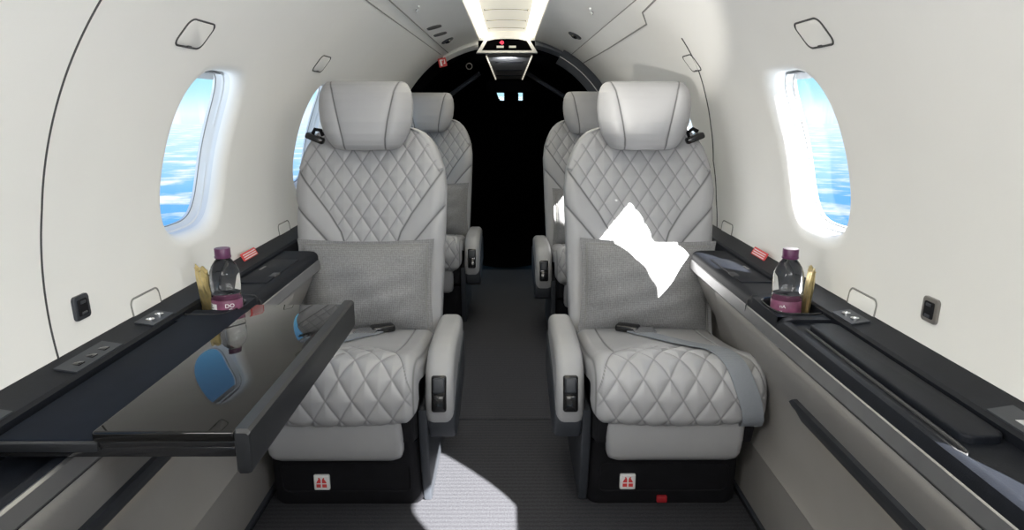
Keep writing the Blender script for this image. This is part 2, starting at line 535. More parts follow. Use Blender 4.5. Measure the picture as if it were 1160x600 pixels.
# ------------------------------------------------------------------ cockpit fittings
oc = thing('overhead_console', (.015, 4.95, 1.30), label='dark trapezoid overhead console with two light edges above the flight deck', cat='console')
b = MB()
A = [(-.150, -.35, .075), (.150, -.35, .075), (.098, .25, -.045), (-.098, .25, -.045)]
Bq = [(-.150, -.35, .12), (.150, -.35, .12), (.098, .25, .02), (-.098, .25, .02)]
b.add(A + Bq, [(0, 1, 2, 3), (7, 6, 5, 4), (0, 4, 5, 1), (1, 5, 6, 2), (2, 6, 7, 3), (3, 7, 4, 0)])
b.build('console_panel', M['console'], oc, smooth=0)
for s in (-1, 1):
    b = MB(); b.tube([(s * .146, -.352, .073), (s * .097, .25, -.047)], .0045, 6); b.build('light_edge', M['edge_led'], oc)
for y in (-.2, 0.0, .14):
    b = MB(); z = .075 - (y + .35) / .6 * .12
    b.tube([(-.09, y, z - .002), (.09, y, z - .002)], .003, 6); b.build('console_seam', M['black_matte'], oc)
nb = thing('console_support', (.015, 5.25, 1.22), label='dark rounded block under the overhead console in the flight deck', cat='console')
b = MB(); b.box(-.17, .17, 0, .12, -.06, .035, .025); b.build('support_body', M['void'], nb)

for s, x0, z0, x1, z1, lab in ((1, .10, 1.33, .48, 1.10, 'thin dark roof brace slanting down to the right in the flight deck'), (-1, -.20, 1.30, -.5, 1.09, 'thin dark roof brace slanting down to the left in the flight deck')):
    b = MB(); b.tube([(x0, 5.3, z0), (x1, 5.3, z1)], .016, 8)
    tag(b.build('roof_brace', M['slate']), lab, 'brace')
b = MB(); b.tube([(-.232 + .018 * math.cos(a), 4.42, 1.30 + .018 * math.sin(a)) for a in np.linspace(0, 2 * PI, 24, endpoint=False)], .0025, 6, closed=True)
tag(b.build('air_outlet_ring', M['console'],), 'small round dark ring outlet left of the overhead console', 'air outlet')

# red exit sign
ex = thing('exit_sign', (-.385, 4.30, 1.315), label='small red and white exit sign at upper left of the dark doorway', cat='sign')
ex.rotation_euler = (0, math.radians(-12), 0); ex.scale = (.8, .8, .8)
b = MB(); b.box(-.03, .03, -.006, .006, -.032, .032, .003); b.build('sign_body', M['red'], ex)
b = MB(); b.box(-.018, -.004, -.009, -.006, -.024, .022); b.box(-.004, .006, -.009, -.006, .012, .022); b.box(.014, .02, -.009, -.006, -.005, .02); b.box(.008, .02, -.009, -.006, -.012, -.005)
b.build('pictogram', M['placard'], ex, smooth=0)

# no smoking sign box in the header
sb = thing('warning_sign_box', (.002, 4.30, 1.425), label='black glass sign box with red no smoking light above the doorway', cat='sign')
b = MB(); b.prism([(-.185, -.055), (.185, -.055), (.135, .022), (.08, .034), (0, .038), (-.08, .034), (-.135, .022)], 'y', .0, .08, .004)
b.build('sign_surround', M['white'], sb)
b = MB(); b.prism([(-.150, -.040), (.150, -.040), (.118, .014), (.07, .023), (0, .026), (-.07, .023), (-.118, .014)], 'y', -.004, .01, .002)
b.build('sign_glass', M['void'], sb)
b = MB(); b.tube([(-.03 + .009 * math.cos(a), -.006, .004 + .009 * math.sin(a)) for a in np.linspace(0, 2 * PI, 20, endpoint=False)], .0022, 6, closed=True)
b.tube([(-.036, -.006, .010), (-.024, -.006, -.002)], .0018, 6); b.box(-.045, -.026, -.008, -.005, .002, .006)
b.build('no_smoking_symbol', M['redled'], sb, smooth=0)
for x in (-.062, .012):
    b = MB(); b.box(x, x + .042, -.006, -.003, -.026, -.014); b.build('sign_text_bar', M['signtext'], sb, smooth=0)

# ------------------------------------------------------------------ ceiling and wall fittings
def on_wall(name, side, phi, y, lab, cat, group=None):
    o = thing(name, W(side, phi, y), label=lab, cat=cat, group=group)
    return o
def wp(o, side, phi, y, d):
    return tuple(Vector(W(side, phi, y, d)) - o.location)
DEG = math.degrees(1 / R)      # degrees per metre of arc

def wall_plate(o, side, phi, y, w, h, r, d0, d1, name, m, skew=0.0):
    """rounded plate following the wall"""
    out = rrect(w, h, r)
    b = MB()
    R0 = [wp(o, side, phi + q * DEG, y + p + skew * q, d0) for p, q in out]
    R1 = [wp(o, side, phi + q * DEG, y + p + skew * q, d1) for p, q in out]
    k = .0015
    R2 = [wp(o, side, phi + q * (1 - k / h) * DEG, y + p * (1 - k / w) + skew * q, d1 + .0008) for p, q in out]
    b.loft([R0, R1, R2]); return b.build(name, m, o, smooth=40)
def wall_loop(o, side, phi, y, w, h, r, rad, d, name, m, skew=0.0, openbottom=False):
    out = rrect(w, h, r)
    if openbottom:
        out = [(w / 2, -h / 2)] + out[:14] + [(-w / 2, -h / 2)]
    b = MB(); b.tube([wp(o, side, phi + q * DEG, y + p + skew * q, d) for p, q in out], rad, 6, closed=not openbottom)
    return b.build(name, m, o)

for side, y, lab in ((-1, 1.345, 'square oxygen mask cover above the left window'), (-1, 2.23, 'small far oxygen mask cover on the left wall above the seat headrest'),
                     (1, 1.325, 'square oxygen mask cover above the right window'), (1, 2.185, 'small far oxygen mask cover on the right wall above the seat headrest')):
    o = on_wall('oxygen_mask_cover', side, 37.2, y, 'ivory ' + lab, 'panel')
    wall_plate(o, side, 37.2, y, .100, .052, .014, .0, .0012, 'cover_door', M['wall'], skew=.15)
    wall_loop(o, side, 37.2, y, .106, .057, .015, .0019, .0006, 'cover_gap', M['gap'], skew=.15)
    b = MB(); P = [wp(o, side, 37.2 - .027 * DEG, y + q, .001) for q in (-.008, .008)]
    b.tube(P, .003, 6); b.build('cover_latch', M['gap'], o)
for side, y, lab in ((-1, 1.325, 'on the left wall behind the folding table'), (-1, 2.19, 'on the left wall beside the near left backrest'),
                     (1, 1.315, 'on the right wall, nearer than the water bottle'), (1, 2.18, 'on the right wall beside the near right backrest')):
    o = on_wall('access_hatch', side, -7.4, y, 'small arched hatch low ' + lab, 'hatch')
    wall_plate(o, side, -6.9, y, .100, .050, .012, .0, .0012, 'hatch_door', M['wall'])
    wall_loop(o, side, -6.9, y, .106, .055, .013, .0019, .0006, 'hatch_gap', M['gapmid'], openbottom=True)
    b = MB(); b.tube([wp(o, side, -8.9, y + q, .002) for q in (-.012, .004)], .003, 6); b.build('hatch_latch', M['gap'], o)
for side, y, lab in ((-1, 1.125, 'dark usb charging socket low on the left wall behind the table'), (1, 1.10, 'grey usb charging socket low on the right wall above the ledge')):
    o = on_wall('usb_socket', side, -2.2, y, lab, 'socket')
    wall_plate(o, side, -2.3, y, .042, .042, .007, .0, .004, 'socket_frame', M['slate'] if side < 0 else M['console'])
    wall_plate(o, side, -2.3, y, .026, .028, .003, .0, .006, 'socket_face', M['black_matte'])
    wall_plate(o, side, -1.6, y, .014, .005, .001, .0, .0075, 'usb_port', M['slate'])
    wall_plate(o, side, -3.1, y, .014, .005, .001, .0, .0075, 'usb_port', M['slate'])
# ceiling air outlets and lamps
def ceil_fit(name, side, phi, y, lab, cat, kind, group=None):
    o = on_wall(name, side, phi, y, lab, cat, group)
    if kind == 'slot':
        wall_plate(o, side, phi, y, .085, .060, .028, .0, .003, 'outlet_frame', M['slate'], skew=1.4)
        wall_plate(o, side, phi, y, .062, .050, .022, .0, .0045, 'outlet_opening', M['gap'], skew=1.4)
    else:
        b = MB(); rings = []
        for rr, d in ((.034, 0), (.034, .004), (.030, .007), (.022, .007), (.020, .003)):
            rings.append([wp(o, side, phi + rr * math.sin(t) * DEG, y + 1.5 * rr * math.cos(t), d) for t in np.linspace(0, 2 * PI, 28, endpoint=False)])
        b.loft(rings); b.build('lamp_ring', M['slate'], o)
        b = MB(); rings = []
        for rr, d in ((.018, .003), (.016, .012), (.008, .015)):
            rings.append([wp(o, side, phi + rr * math.sin(t) * DEG, y + 1.5 * rr * math.cos(t), d) for t in np.linspace(0, 2 * PI, 20, endpoint=False)])
        b.loft(rings); b.build('lamp_eyeball', M['black_gloss'], o)
        b = MB(); b.tube([wp(o, side, phi + .012 * DEG, y, .010), wp(o, side, phi - .012 * DEG, y, .010)], .003, 6); b.build('lamp_grip', M['chrome'], o)
ceil_fit('ceiling_outlet', -1, 64.0, 3.17, 'dark oval slot outlet in left ceiling, nearer of the two slots', 'air outlet', 'slot')
ceil_fit('ceiling_outlet', -1, 63.9, 3.45, 'dark oval slot outlet in left ceiling, next to the reading lamp', 'air outlet', 'slot')
ceil_fit('reading_lamp', -1, 64.3, 3.79, 'black eyeball reading lamp in the left ceiling panel', 'lamp', 'lamp')
ceil_fit('reading_lamp', 1, 62.8, 3.44, 'black eyeball reading lamp in the right ceiling panel', 'lamp', 'lamp')
for side, y in ((-1, 2.60), (1, 2.66)):
    o = on_wall('ceiling_hook', side, 64.2, y, 'small pale hooked catch on the %s ceiling panel' % ('left' if side < 0 else 'right'), 'hook')
    b = MB(); b.tube([wp(o, side, 64.9, y - .05, .002), wp(o, side, 64.4, y - .01, .006), wp(o, side, 63.6, y + .0, .006), wp(o, side, 63.4, y + .05, .003)], .0035, 8); b.build('hook_bar', M['white'], o)
    b = MB(); b.tube([wp(o, side, 63.6, y + .0, .003), wp(o, side, 63.3, y + .05, .001)], .0035, 6); b.build('hook_slot', M['gap'], o)

# ------------------------------------------------------------------ carpets and threshold grille
def carpet(y0, y1, lab):
    o = thing('carpet', (0, (y0 + y1) / 2, 0), label=lab, cat='carpet')
    b = MB(); b.box(-.642, .642, y0 - (y0 + y1) / 2, y1 - (y0 + y1) / 2, .0, .008, .003, 2); b.build('pile', M['carpet'], o)
    return o
carpet(-1.6, 2.186, 'charcoal ribbed carpet in the foreground under the two near seats')
carpet(2.194, 4.68, 'charcoal ribbed carpet farther up the aisle between the seats')
gr = thing('threshold_grille', (.02, 4.88, 0), label='dark slatted metal grille across the aisle at the flight deck doorway', cat='grille')
b = MB(); b.box(-.24, .24, -.19, .19, 0, .006); b.build('grille_base', M['black_matte'], gr)
for i in range(5):
    y = -.15 + i * .075
    b = MB(); b.box(-.22, .22, y - .02, y + .02, .006, .014, .004, 2); b.build('grille_slat', M['console'], gr)

# ------------------------------------------------------------------ side ledges
def extr(prof, y0, y1, s, n=2):
    """open or closed profile [(x,z)] extruded along y as a closed solid; s mirrors x"""
    return [[(s * x, y, z) for x, z in prof] for y in np.linspace(y0, y1, n)]

def ledge(s, lab):
    o = thing('side_ledge', (0, 0, 0), label=lab, cat='ledge')
    YA, YB = -1.5, 4.30
    CUP0, CUP1 = 1.325, 1.475
    zt = .640
    # band against the wall
    b = MB(); b.loft(extr([(.725, .60), (.725, .662), (.714, .660), (.676, .654), (.655, .651), (.650, .646), (.650, .60)], YA, YB, s)); b.build('wall_band', M['black'], o)
    # leather ledge top, three lengths around the cup recess
    prof = [(.652, .59), (.652, zt), (.575, zt), (.562, zt - .002), (.554, zt - .008), (.551, zt - .016), (.551, .59)]
    zn, dz = (.603, -.021) if s < 0 else (.633, 0)
    profn = [(.652, .58), (.652, zn), (.575, zn), (.570, .636 + dz), (.562, .637 + dz), (.555, .634 + dz), (.551, .624 + dz), (.551, .58)]
    b = MB(); b.loft(extr(profn, YA, CUP0 - .02, s)); b.loft(extr(prof, CUP0 - .02, CUP0, s)); b.build('near_ledge_top', M['black'], o)
    nf = (3.50, 4.06) if s < 0 else (3.24, 3.80)        # the ledge narrows behind each backrest
    full = [(CUP1, 1.985), (2.42, nf[0]), (nf[1], YB)]
    for a, c in full:
        b = MB(); b.loft(extr(prof, a, c, s)); b.build('far_ledge_top', M['black'], o)
    for a, c in ((1.985, 2.42), nf):
        b = MB(); b.loft(extr([(.72, .605), (.670, .605), (.662, .50), (.657, .38), (.657, .21), (.72, .21)], a, c, s)); b.build('recess_panel', M['panel'], o)
    # cup recess
    b = MB()
    cx, cy = .610, (CUP0 + CUP1) / 2
    hx, hy = .052, .062
    m_ = 80
    outl = [(hx * math.copysign(abs(math.cos(t)) ** .55, math.cos(t)), hy * math.copysign(abs(math.sin(t)) ** .55, math.sin(t))) for t in np.linspace(0, 2 * PI, m_, endpoint=False)]
    rect = []
    for px, py in outl:
        k = max(abs(px / hx), abs(py / hy))
        x = cx + px / hx / k * .0; y = 0
        rx = px / hx / k; ry = py / hy / k
        rect.append((.6015 + rx * .0505, cy + ry * (CUP1 - CUP0) / 2))
    rings = [[(s * x, y, zt) for x, y in rect]]
    for sc, dz in ((1.0, 0), (.97, .001), (.95, -.002), (.93, -.012), (.90, -.022)):
        rings.append([(s * (min(cx + px * sc, .652)), cy + py * sc, zt + dz) for px, py in outl])
    b.loft(rings, caps=False); 
    last = rings[-1]
    b.add(last, [tuple(range(m_))])
    b.grid([[(s * x, y, z) for x, z in ((.5515, .59), (.551, zt - .016), (.551, zt))] for y in (CUP0, CUP1)])
    b.build('cup_recess', M['black'], o, smooth=50)
    b = MB(); b.tube([(s * (cx + px), cy + py, zt + .0015) for px, py in outl], .0025, 6, closed=True); b.build('cup_rim', M['black_gloss'], o)
    # stowage lid on the near part, raised rounded bar
    if s > 0:
        lb = MB()
        lx0, lx1, ly0, ly1 = .588, .645, .80, 1.27
        out = rrect(lx1 - lx0, ly1 - ly0, .016, 6)
        rings = [[(s * ((lx0 + lx1) / 2 + px * q), (ly0 + ly1) / 2 + py * (1 - (1 - q) * .1), z) for px, py in out] for q, z in ((1, .61), (1, .6395), (.985, .6425), (.94, .644), (.85, .6445))]
        lb.loft(rings); lb.build('stowage_lid', M['black'], o, smooth=50)
        g = MB(); g.tube([(s * x, y, .6345) for x, y in ((.583, 1.26), (.581, 1.1), (.580, .95), (.579, .80), (.577, .775), (.571, .768), (.566, .78), (.5655, .82))], .0028, 6)
        g.build('lid_groove', M['gap'], o)
    # far lid with finger notch
    g = MB(); g.box(min(s * .57, s * .643), max(s * .57, s * .643), 1.60, 1.86, zt - .004, zt + .003, .0025, 2); g.build('far_lid', M['black'], o)
    g = MB(); g.box(min(s * .568, s * .585), max(s * .568, s * .585), 1.66, 1.70, zt - .002, zt + .0045, .002, 2); g.build('lid_notch', M['gap'], o)
    g = MB(); g.box(min(s * .628, s * .634), max(s * .628, s * .634), 1.73, 1.77, zt + .002, zt + .0038); g.build('lid_print', M['gapmid'], o, smooth=0)
    for y in (1.50,):
        g = MB(); g.tube([(s * .548, y, .60), (s * .549, y, zt - .016), (s * .562, y, zt - .001), (s * .65, y, zt + .0005)], .0015, 6); g.build('ledge_seam', M['gap'], o)
    # metal strip
    for a, c in [(YA, 1.985)] + full[1:]:
        b = MB(); b.loft(extr([(.560, .612), (.552, .615), (.549, .612), (.545, .589), (.547, .585), (.560, .585)], a, c, s)); b.build('metal_strip', M['metal'], o)
    # padded grey side panel
    prof = [(.72, .586), (.556, .586), (.551, .577), (.557, .555), (.580, .505), (.617, .44), (.634, .385), (.640, .33), (.642, .28), (.640, .23), (.634, .21), (.72, .21)]
    b = MB(); b.loft(extr(prof, YA, 1.74, s)); b.build('side_panel', M['panel'], o, smooth=50)
    prof2 = [(x + (.015 if .5 < x < .65 else 0), z) for x, z in prof]
    for a, c in [(1.745, 1.985)] + full[1:]:
        b = MB(); b.loft(extr(prof2, a, c, s)); b.build('far_side_panel', M['panel'], o, smooth=50)
    # kick panel and skirting
    b = MB(); b.loft(extr([(.72, .22), (.642, .22), (.646, .15), (.652, .02), (.654, .0), (.72, 0)], YA, YB, s)); b.build('kick_panel', M['panel'], o)
    b = MB(); b.loft(extr([(.66, .0), (.647, .0), (.643, .018), (.648, .021), (.66, .021)], YA, YB, s)); b.build('skirting', M['slate'], o)
    # long dark pull slot with a glow under it
    ya, yb = .50, 1.33
    rings = []
    for y, q in ((ya, .6), (ya + .015, 1), (yb - .015, 1), (yb, .6)):
        rings.append([(s * x, y, .440 + (z - .440) * q) for x, z in ((.63, .470), (.592, .466), (.599, .448), (.608, .430), (.615, .418), (.64, .418))])
    b = MB(); b.loft(rings); b.build('pull_slot', M['slate'], o, smooth=40)
    b = MB(); b.box(min(s * .622, s * .630), max(s * .622, s * .630), ya + .03, yb - .03, .411, .4155); b.build('slot_light', M['led'], o, smooth=0)
    # sockets on the wall band
    def plate(y0, y1, name, m, h=.0025, x0=.655, x1=.690):
        z0 = .6505
        g = MB()
        P = [(s * x0, y0, z0 + .001), (s * x1, y0, z0 + .0065), (s * x1, y1, z0 + .0065), (s * x0, y1, z0 + .001)]
        Q = [(a, b_, c + h) for a, b_, c in P]
        g.add(P + Q, [(0, 1, 2, 3), (7, 6, 5, 4), (0, 4, 5, 1), (1, 5, 6, 2), (2, 6, 7, 3), (3, 7, 4, 0)])
        return g.build(name, m, o, smooth=0)
    p = plate(1.235, 1.315, 'headphone_socket', M['slate'])
    for y in (1.258, 1.292):
        g = MB(); g.lathe([(.008, 0), (.008, .003), (.005, .003), (.004, .0)], (s * .672, y, .656), 16); g.build('jack', M['chrome'], p)
    p = plate(1.00, 1.13, 'control_panel', M['slate']) if s < 0 else None
    for y in ((1.03, 1.065, 1.10) if s < 0 else ()):
        g = MB(); g.box(s * .672 - .008, s * .672 + .008, y - .008, y + .008, .6545, .6575, .001, 2); g.build('control_key', M['black_gloss'], p)
    p = plate(.72, .86, 'reading_control', M['slate'])
    g = MB(); g.box(s * .673 - .009, s * .673 + .009, .75, .82, .6545, .6575, .001, 2); g.build('control_key', M['chrome'], p)
    return o
ledge(-1, 'black side ledge along the left wall with metal strip and grey lower panel')
ledge(1, 'black side ledge along the right wall with metal strip and grey lower panel')

for s, lab in ((-1, 'small red printed placard on the left wall band behind the bottle'), (1, 'small red printed placard on the right wall band behind the bottle')):
    o = thing('warning_placard', (s * .686, 1.825, .6545), label=lab, cat='placard')
    b = MB(); b.add([(-s * .012, -.05, 0.0), (s * .006, -.05, .014), (s * .006, .05, .014), (-s * .012, .05, 0.0)], [(0, 1, 2, 3)])
    b2 = MB(); b2.box(-.0015, .0015, -.05, .05, -.002, .022, .0008, 1, Matrix.Rotation(s * math.radians(28), 4, 'Y'))
    b2.build('placard_plate', M['red'], o)
    for z in (.004, .010, .016):
        t = MB(); t.box(-.0022 if s > 0 else .0012, -.0012 if s > 0 else .0022, -.042, .042, z - .0012, z + .0012, 0, 1, Matrix.Rotation(s * math.radians(28), 4, 'Y'))
        t.build('text_line', M['placard'], o, smooth=0)

# ------------------------------------------------------------------ seats
def groove(d, w): return np.exp(-(d / w) ** 2)

def quilt(a, b, Wd, Hd):
    p = a / Wd + b / Hd; q = a / Wd - b / Hd
    dp = np.abs(p - np.round(p)); dq = np.abs(q - np.round(q))
    dd = np.minimum(dp, dq)
    dm = dd * (Wd * Hd / math.hypot(Wd, Hd))      # metres from the stitch line
    return (1 - np.exp(-dm / .0085)), groove(dm, .0016)

def seg_dist(px, pz, poly):
    d = np.full(px.shape, 1e9)
    for (x0, z0), (x1, z1) in zip(poly[:-1], poly[1:]):
        vx, vz = x1 - x0, z1 - z0
        t = np.clip(((px - x0) * vx + (pz - z0) * vz) / (vx * vx + vz * vz), 0, 1)
        d = np.minimum(d, np.hypot(px - x0 - t * vx, pz - z0 - t * vz))
    return d

def ring_shape(w, t, r, nf, ns):
    """rounded rectangle ring (x, d) anticlockwise from back centre; front (d=-t) gets nf points"""
    r = min(r, t * .98, w * .98)
    pts = []
    arcn = max(4, ns)
    def arc(cx, cy, a0, a1):
        for k in range(arcn + 1):
            a = math.radians(a0 + (a1 - a0) * k / arcn); pts.append((cx + r * math.cos(a), cy + r * math.sin(a)))
    nb = 10
    for k in range(nb): pts.append((w * 0 + (w - r) * k / nb, t))
    arc(w - r, t - r, 90, 0)
    arc(w - r, -t + r, 0, -90)
    for k in range(1, nf): pts.append(((w - r) * (1 - 2 * k / nf), -t))
    arc(-w + r, -t + r, 270, 180)
    arc(-w + r, t - r, 180, 90)
    for k in range(1, nb): pts.append((-(w - r) * (1 - k / nb), t))
    return np.array(pts)

def make_back(q):
    # front-surface profile y(z), half width w(z), half thickness
    zs = np.concatenate([np.linspace(.335, .93, 290), .93 + .062 * np.sin(np.linspace(0, PI / 2, 24))[1:]])
    zk = np.array([.33, .40, .60, .80, .86, .90, .93, .955, .975, .985, .992])
    wk = np.array([.212, .220, .228, .235, .228, .215, .202, .186, .165, .145, .12])
    tk = np.array([.045, .05, .052, .052, .052, .050, .048, .042, .032, .020, .004])
    yf = np.interp(zs, [.33, .45, .60, .80, .95, 1.0], [.115, .155, .195, .235, .275, .29])
    w = np.interp(zs, zk, wk); t = np.interp(zs, zk, tk)
    seam1 = [(.30, .862), (.226, .862), (.178, .797), (.128, .729), (.093, .672), (.079, .628), (.074, .55), (.078, .33)]
    seam2 = [(.30, .80), (.237, .759), (.183, .700), (.138, .647), (.112, .60), (.10, .52), (.10, .33)]
    V = []; A = []
    for i, z in enumerate(zs):
        rg = ring_shape(w[i], t[i], .042, 250, 26)
        nx = np.gradient(np.r_[rg[-1:, 0], rg[:, 0], rg[:1, 0]])[1:-1]; ny = np.gradient(np.r_[rg[-1:, 1], rg[:, 1], rg[:1, 1]])[1:-1]
        L = np.hypot(nx, ny) + 1e-12; nxn, nyn = -ny / L * -1, nx / L * -1
        # outward normal: clockwise ring gives (-dy, dx)
        onx, ony = -ny / L, nx / L
        if (onx * rg[:, 0] + ony * rg[:, 1]).mean() < 0: onx, ony = -onx, -ony
        x, d = rg[:, 0], rg[:, 1]
        front = np.clip((-ony - .15) / .5, 0, 1)
        ax = np.abs(x); Z = np.full(x.shape, z)
        s1x = np.interp(z, [p[1] for p in seam1[::-1]], [p[0] for p in seam1[::-1]])
        inq = np.clip((s1x - ax) / .006, 0, 1) if z < .862 else np.clip((w[i] - .012 - ax) / .01, 0, 1)
        h, g = quilt(x, Z - .35, .056, .082)
        d1 = seg_dist(ax, Z, seam1); d2 = seg_dist(ax, Z, seam2)
        if z > .866: d1 = np.full(x.shape, 1.); 
        g1 = groove(d1, .0026) ; g2 = groove(d2, .0024)
        d1p = 1 - np.exp(-d1 / .012); d2p = 1 - np.exp(-d2 / .010)
        side_h = .008 * d1p * d2p
        hh = front * (inq * (.0046 * h) * d1p + (1 - inq) * side_h)
        dd = -.0
        conc = front * .016 * (1 - np.clip(ax / (w[i] + 1e-6), 0, 1) ** 2)
        X = x + onx * hh; D = d + ony * hh + conc
        yc = yf[i] + t[i]
        V.append(np.stack([X, yc + D, Z], 1))
        A.append(np.clip(front * np.maximum(.55 * g * inq, .95 * np.maximum(g1, g2)), 0, 1))
    mb = MB(); mb.loft([v.tolist() for v in V])
    return mb, np.concatenate(A)

def make_headrest():
    zs = np.concatenate([[.926], .928 + .2 * (1 - np.cos(np.linspace(0.0, PI, 170))) / 2])
    zk = [.925, .93, .94, .955, .975, 1.01, 1.05, 1.075, 1.095, 1.11, 1.12, 1.126, 1.1285]
    wk = [.075, .094, .106, .117, .127, .137, .141, .140, .137, .131, .124, .115, .098]
    tk = [.022, .034, .044, .051, .056, .060, .060, .058, .054, .047, .038, .027, .008]
    yf = [.205, .193, .183, .177, .173, .172, .178, .183, .190, .200, .212, .224, .243]
    s1 = [(.104, 1.13), (.092, 1.10), (.083, 1.06), (.072, 1.01), (.063, .96), (.060, .92)]
    V = []; A = []
    for z in zs:
        w = np.interp(z, zk, wk); t = np.interp(z, zk, tk); y = np.interp(z, zk, yf)
        rg = ring_shape(w, t, .05, 190, 34)
        x, d = rg[:, 0], rg[:, 1]
        ax = np.abs(x)
        d1 = seg_dist(ax, np.full(x.shape, z), s1)
        front = np.clip((-d / t - .1) / .5, 0, 1)
        hh = front * .006 * (1 - np.exp(-d1 / .010))
        bow = front * .018 * (ax / .14) ** 2
        V.append(np.stack([x, y + t + d - hh + bow, np.full(x.shape, z)], 1))
        A.append(front * .95 * groove(d1, .0022))
    mb = MB(); mb.loft([v.tolist() for v in V])
    return mb, np.concatenate(A)

CUSH = [(.215, .378), (.12, .385), (0, .398), (-.12, .415), (-.22, .435), (-.29, .452), (-.335, .452), (-.368, .436), (-.385, .40), (-.387, .36), (-.378, .325), (-.345, .308)]
CP, CS = catmull(CUSH, 300)
def cush_frame(s):
    y = np.interp(s, CS, CP[:, 0]); z = np.interp(s, CS, CP[:, 1])
    e = .004
    ty = np.interp(s + e, CS, CP[:, 0]) - np.interp(s - e, CS, CP[:, 0]); tz = np.interp(s + e, CS, CP[:, 1]) - np.interp(s - e, CS, CP[:, 1])
    L = math.hypot(ty, tz) + 1e-12
    return y, z, tz / L * 1.0, -ty / L    # normal points up / forwards
def make_cushion():
    w0, rc, dep = .210, .032, .060
    flat = np.linspace(-(w0 - rc), w0 - rc, 230)
    prof = []
    for k in range(5): prof.append((-w0, dep - (dep - rc) * k / 5))
    for k in range(20):
        a = math.radians(180 - 90 * k / 20); prof.append((-w0 + rc + rc * math.cos(a), rc - rc * math.sin(a)))
    prof += [(x, 0) for x in flat]
    for k in range(1, 21):
        a = math.radians(90 - 90 * k / 20); prof.append((w0 - rc + rc * math.cos(a), rc - rc * math.sin(a)))
    for k in range(1, 6): prof.append((w0, rc + (dep - rc) * k / 5))
    prof = np.array(prof)
    S = CS[-1]
    P = []; A = []
    s_front = S - .30      # where the quilting begins along the centre line
    for i, s in enumerate(CS):
        y, z, ny, nz = cush_frame(s)
        x, d = prof[:, 0].copy(), prof[:, 1]
        endk = np.clip((S - s) / .05, 0, 1)
        x = x * (.93 + .07 * math.sin(endk * PI / 2))
        ax = np.abs(x) / w0
        sb = s_front + .17 * np.clip(ax, 0, 1) ** 4 - .10 * (1 - np.clip(ax * 1.1, 0, 1) ** 2) + .05
        top = np.clip(1 - d / .02, 0, 1)
        inq = np.clip((s - sb) / .006, 0, 1) * np.clip((.975 - ax) / .04, 0, 1)
        h, g = quilt(x, np.full(x.shape, s) - S, .062, .094)
        db = np.abs(s - sb) * .8; gb = groove(db, .0028)
        dx = np.abs(np.abs(x) - .148); behind = np.clip((sb - s) / .01, 0, 1)
        gx = groove(dx, .0022) * behind
        hh = top * (.0060 * h * inq * (1 - .6 * gb) + (1 - inq) * .005 * (1 - np.exp(-db / .012)) * (1 - .7 * gx))
        bulge = .010 * (1 - ax ** 2) * (1 if True else 0)
        dd = -d + hh + bulge
        # piping line along the top edge
        gp = groove(np.abs(d - .012), .0022) * .7
        P.append(np.stack([x, y + ny * dd, z + nz * dd], 1)); 
        A.append(np.clip(np.maximum.reduce([top * .5 * g * inq, top * .85 * gb, top * .7 * gx, gp]), 0, 1))
    mb = MB(); mb.grid(np.array(P))
    return mb, np.concatenate(A)

BK, BKA = make_back(0); HR, HRA = make_headrest(); CU, CUA = make_cushion()

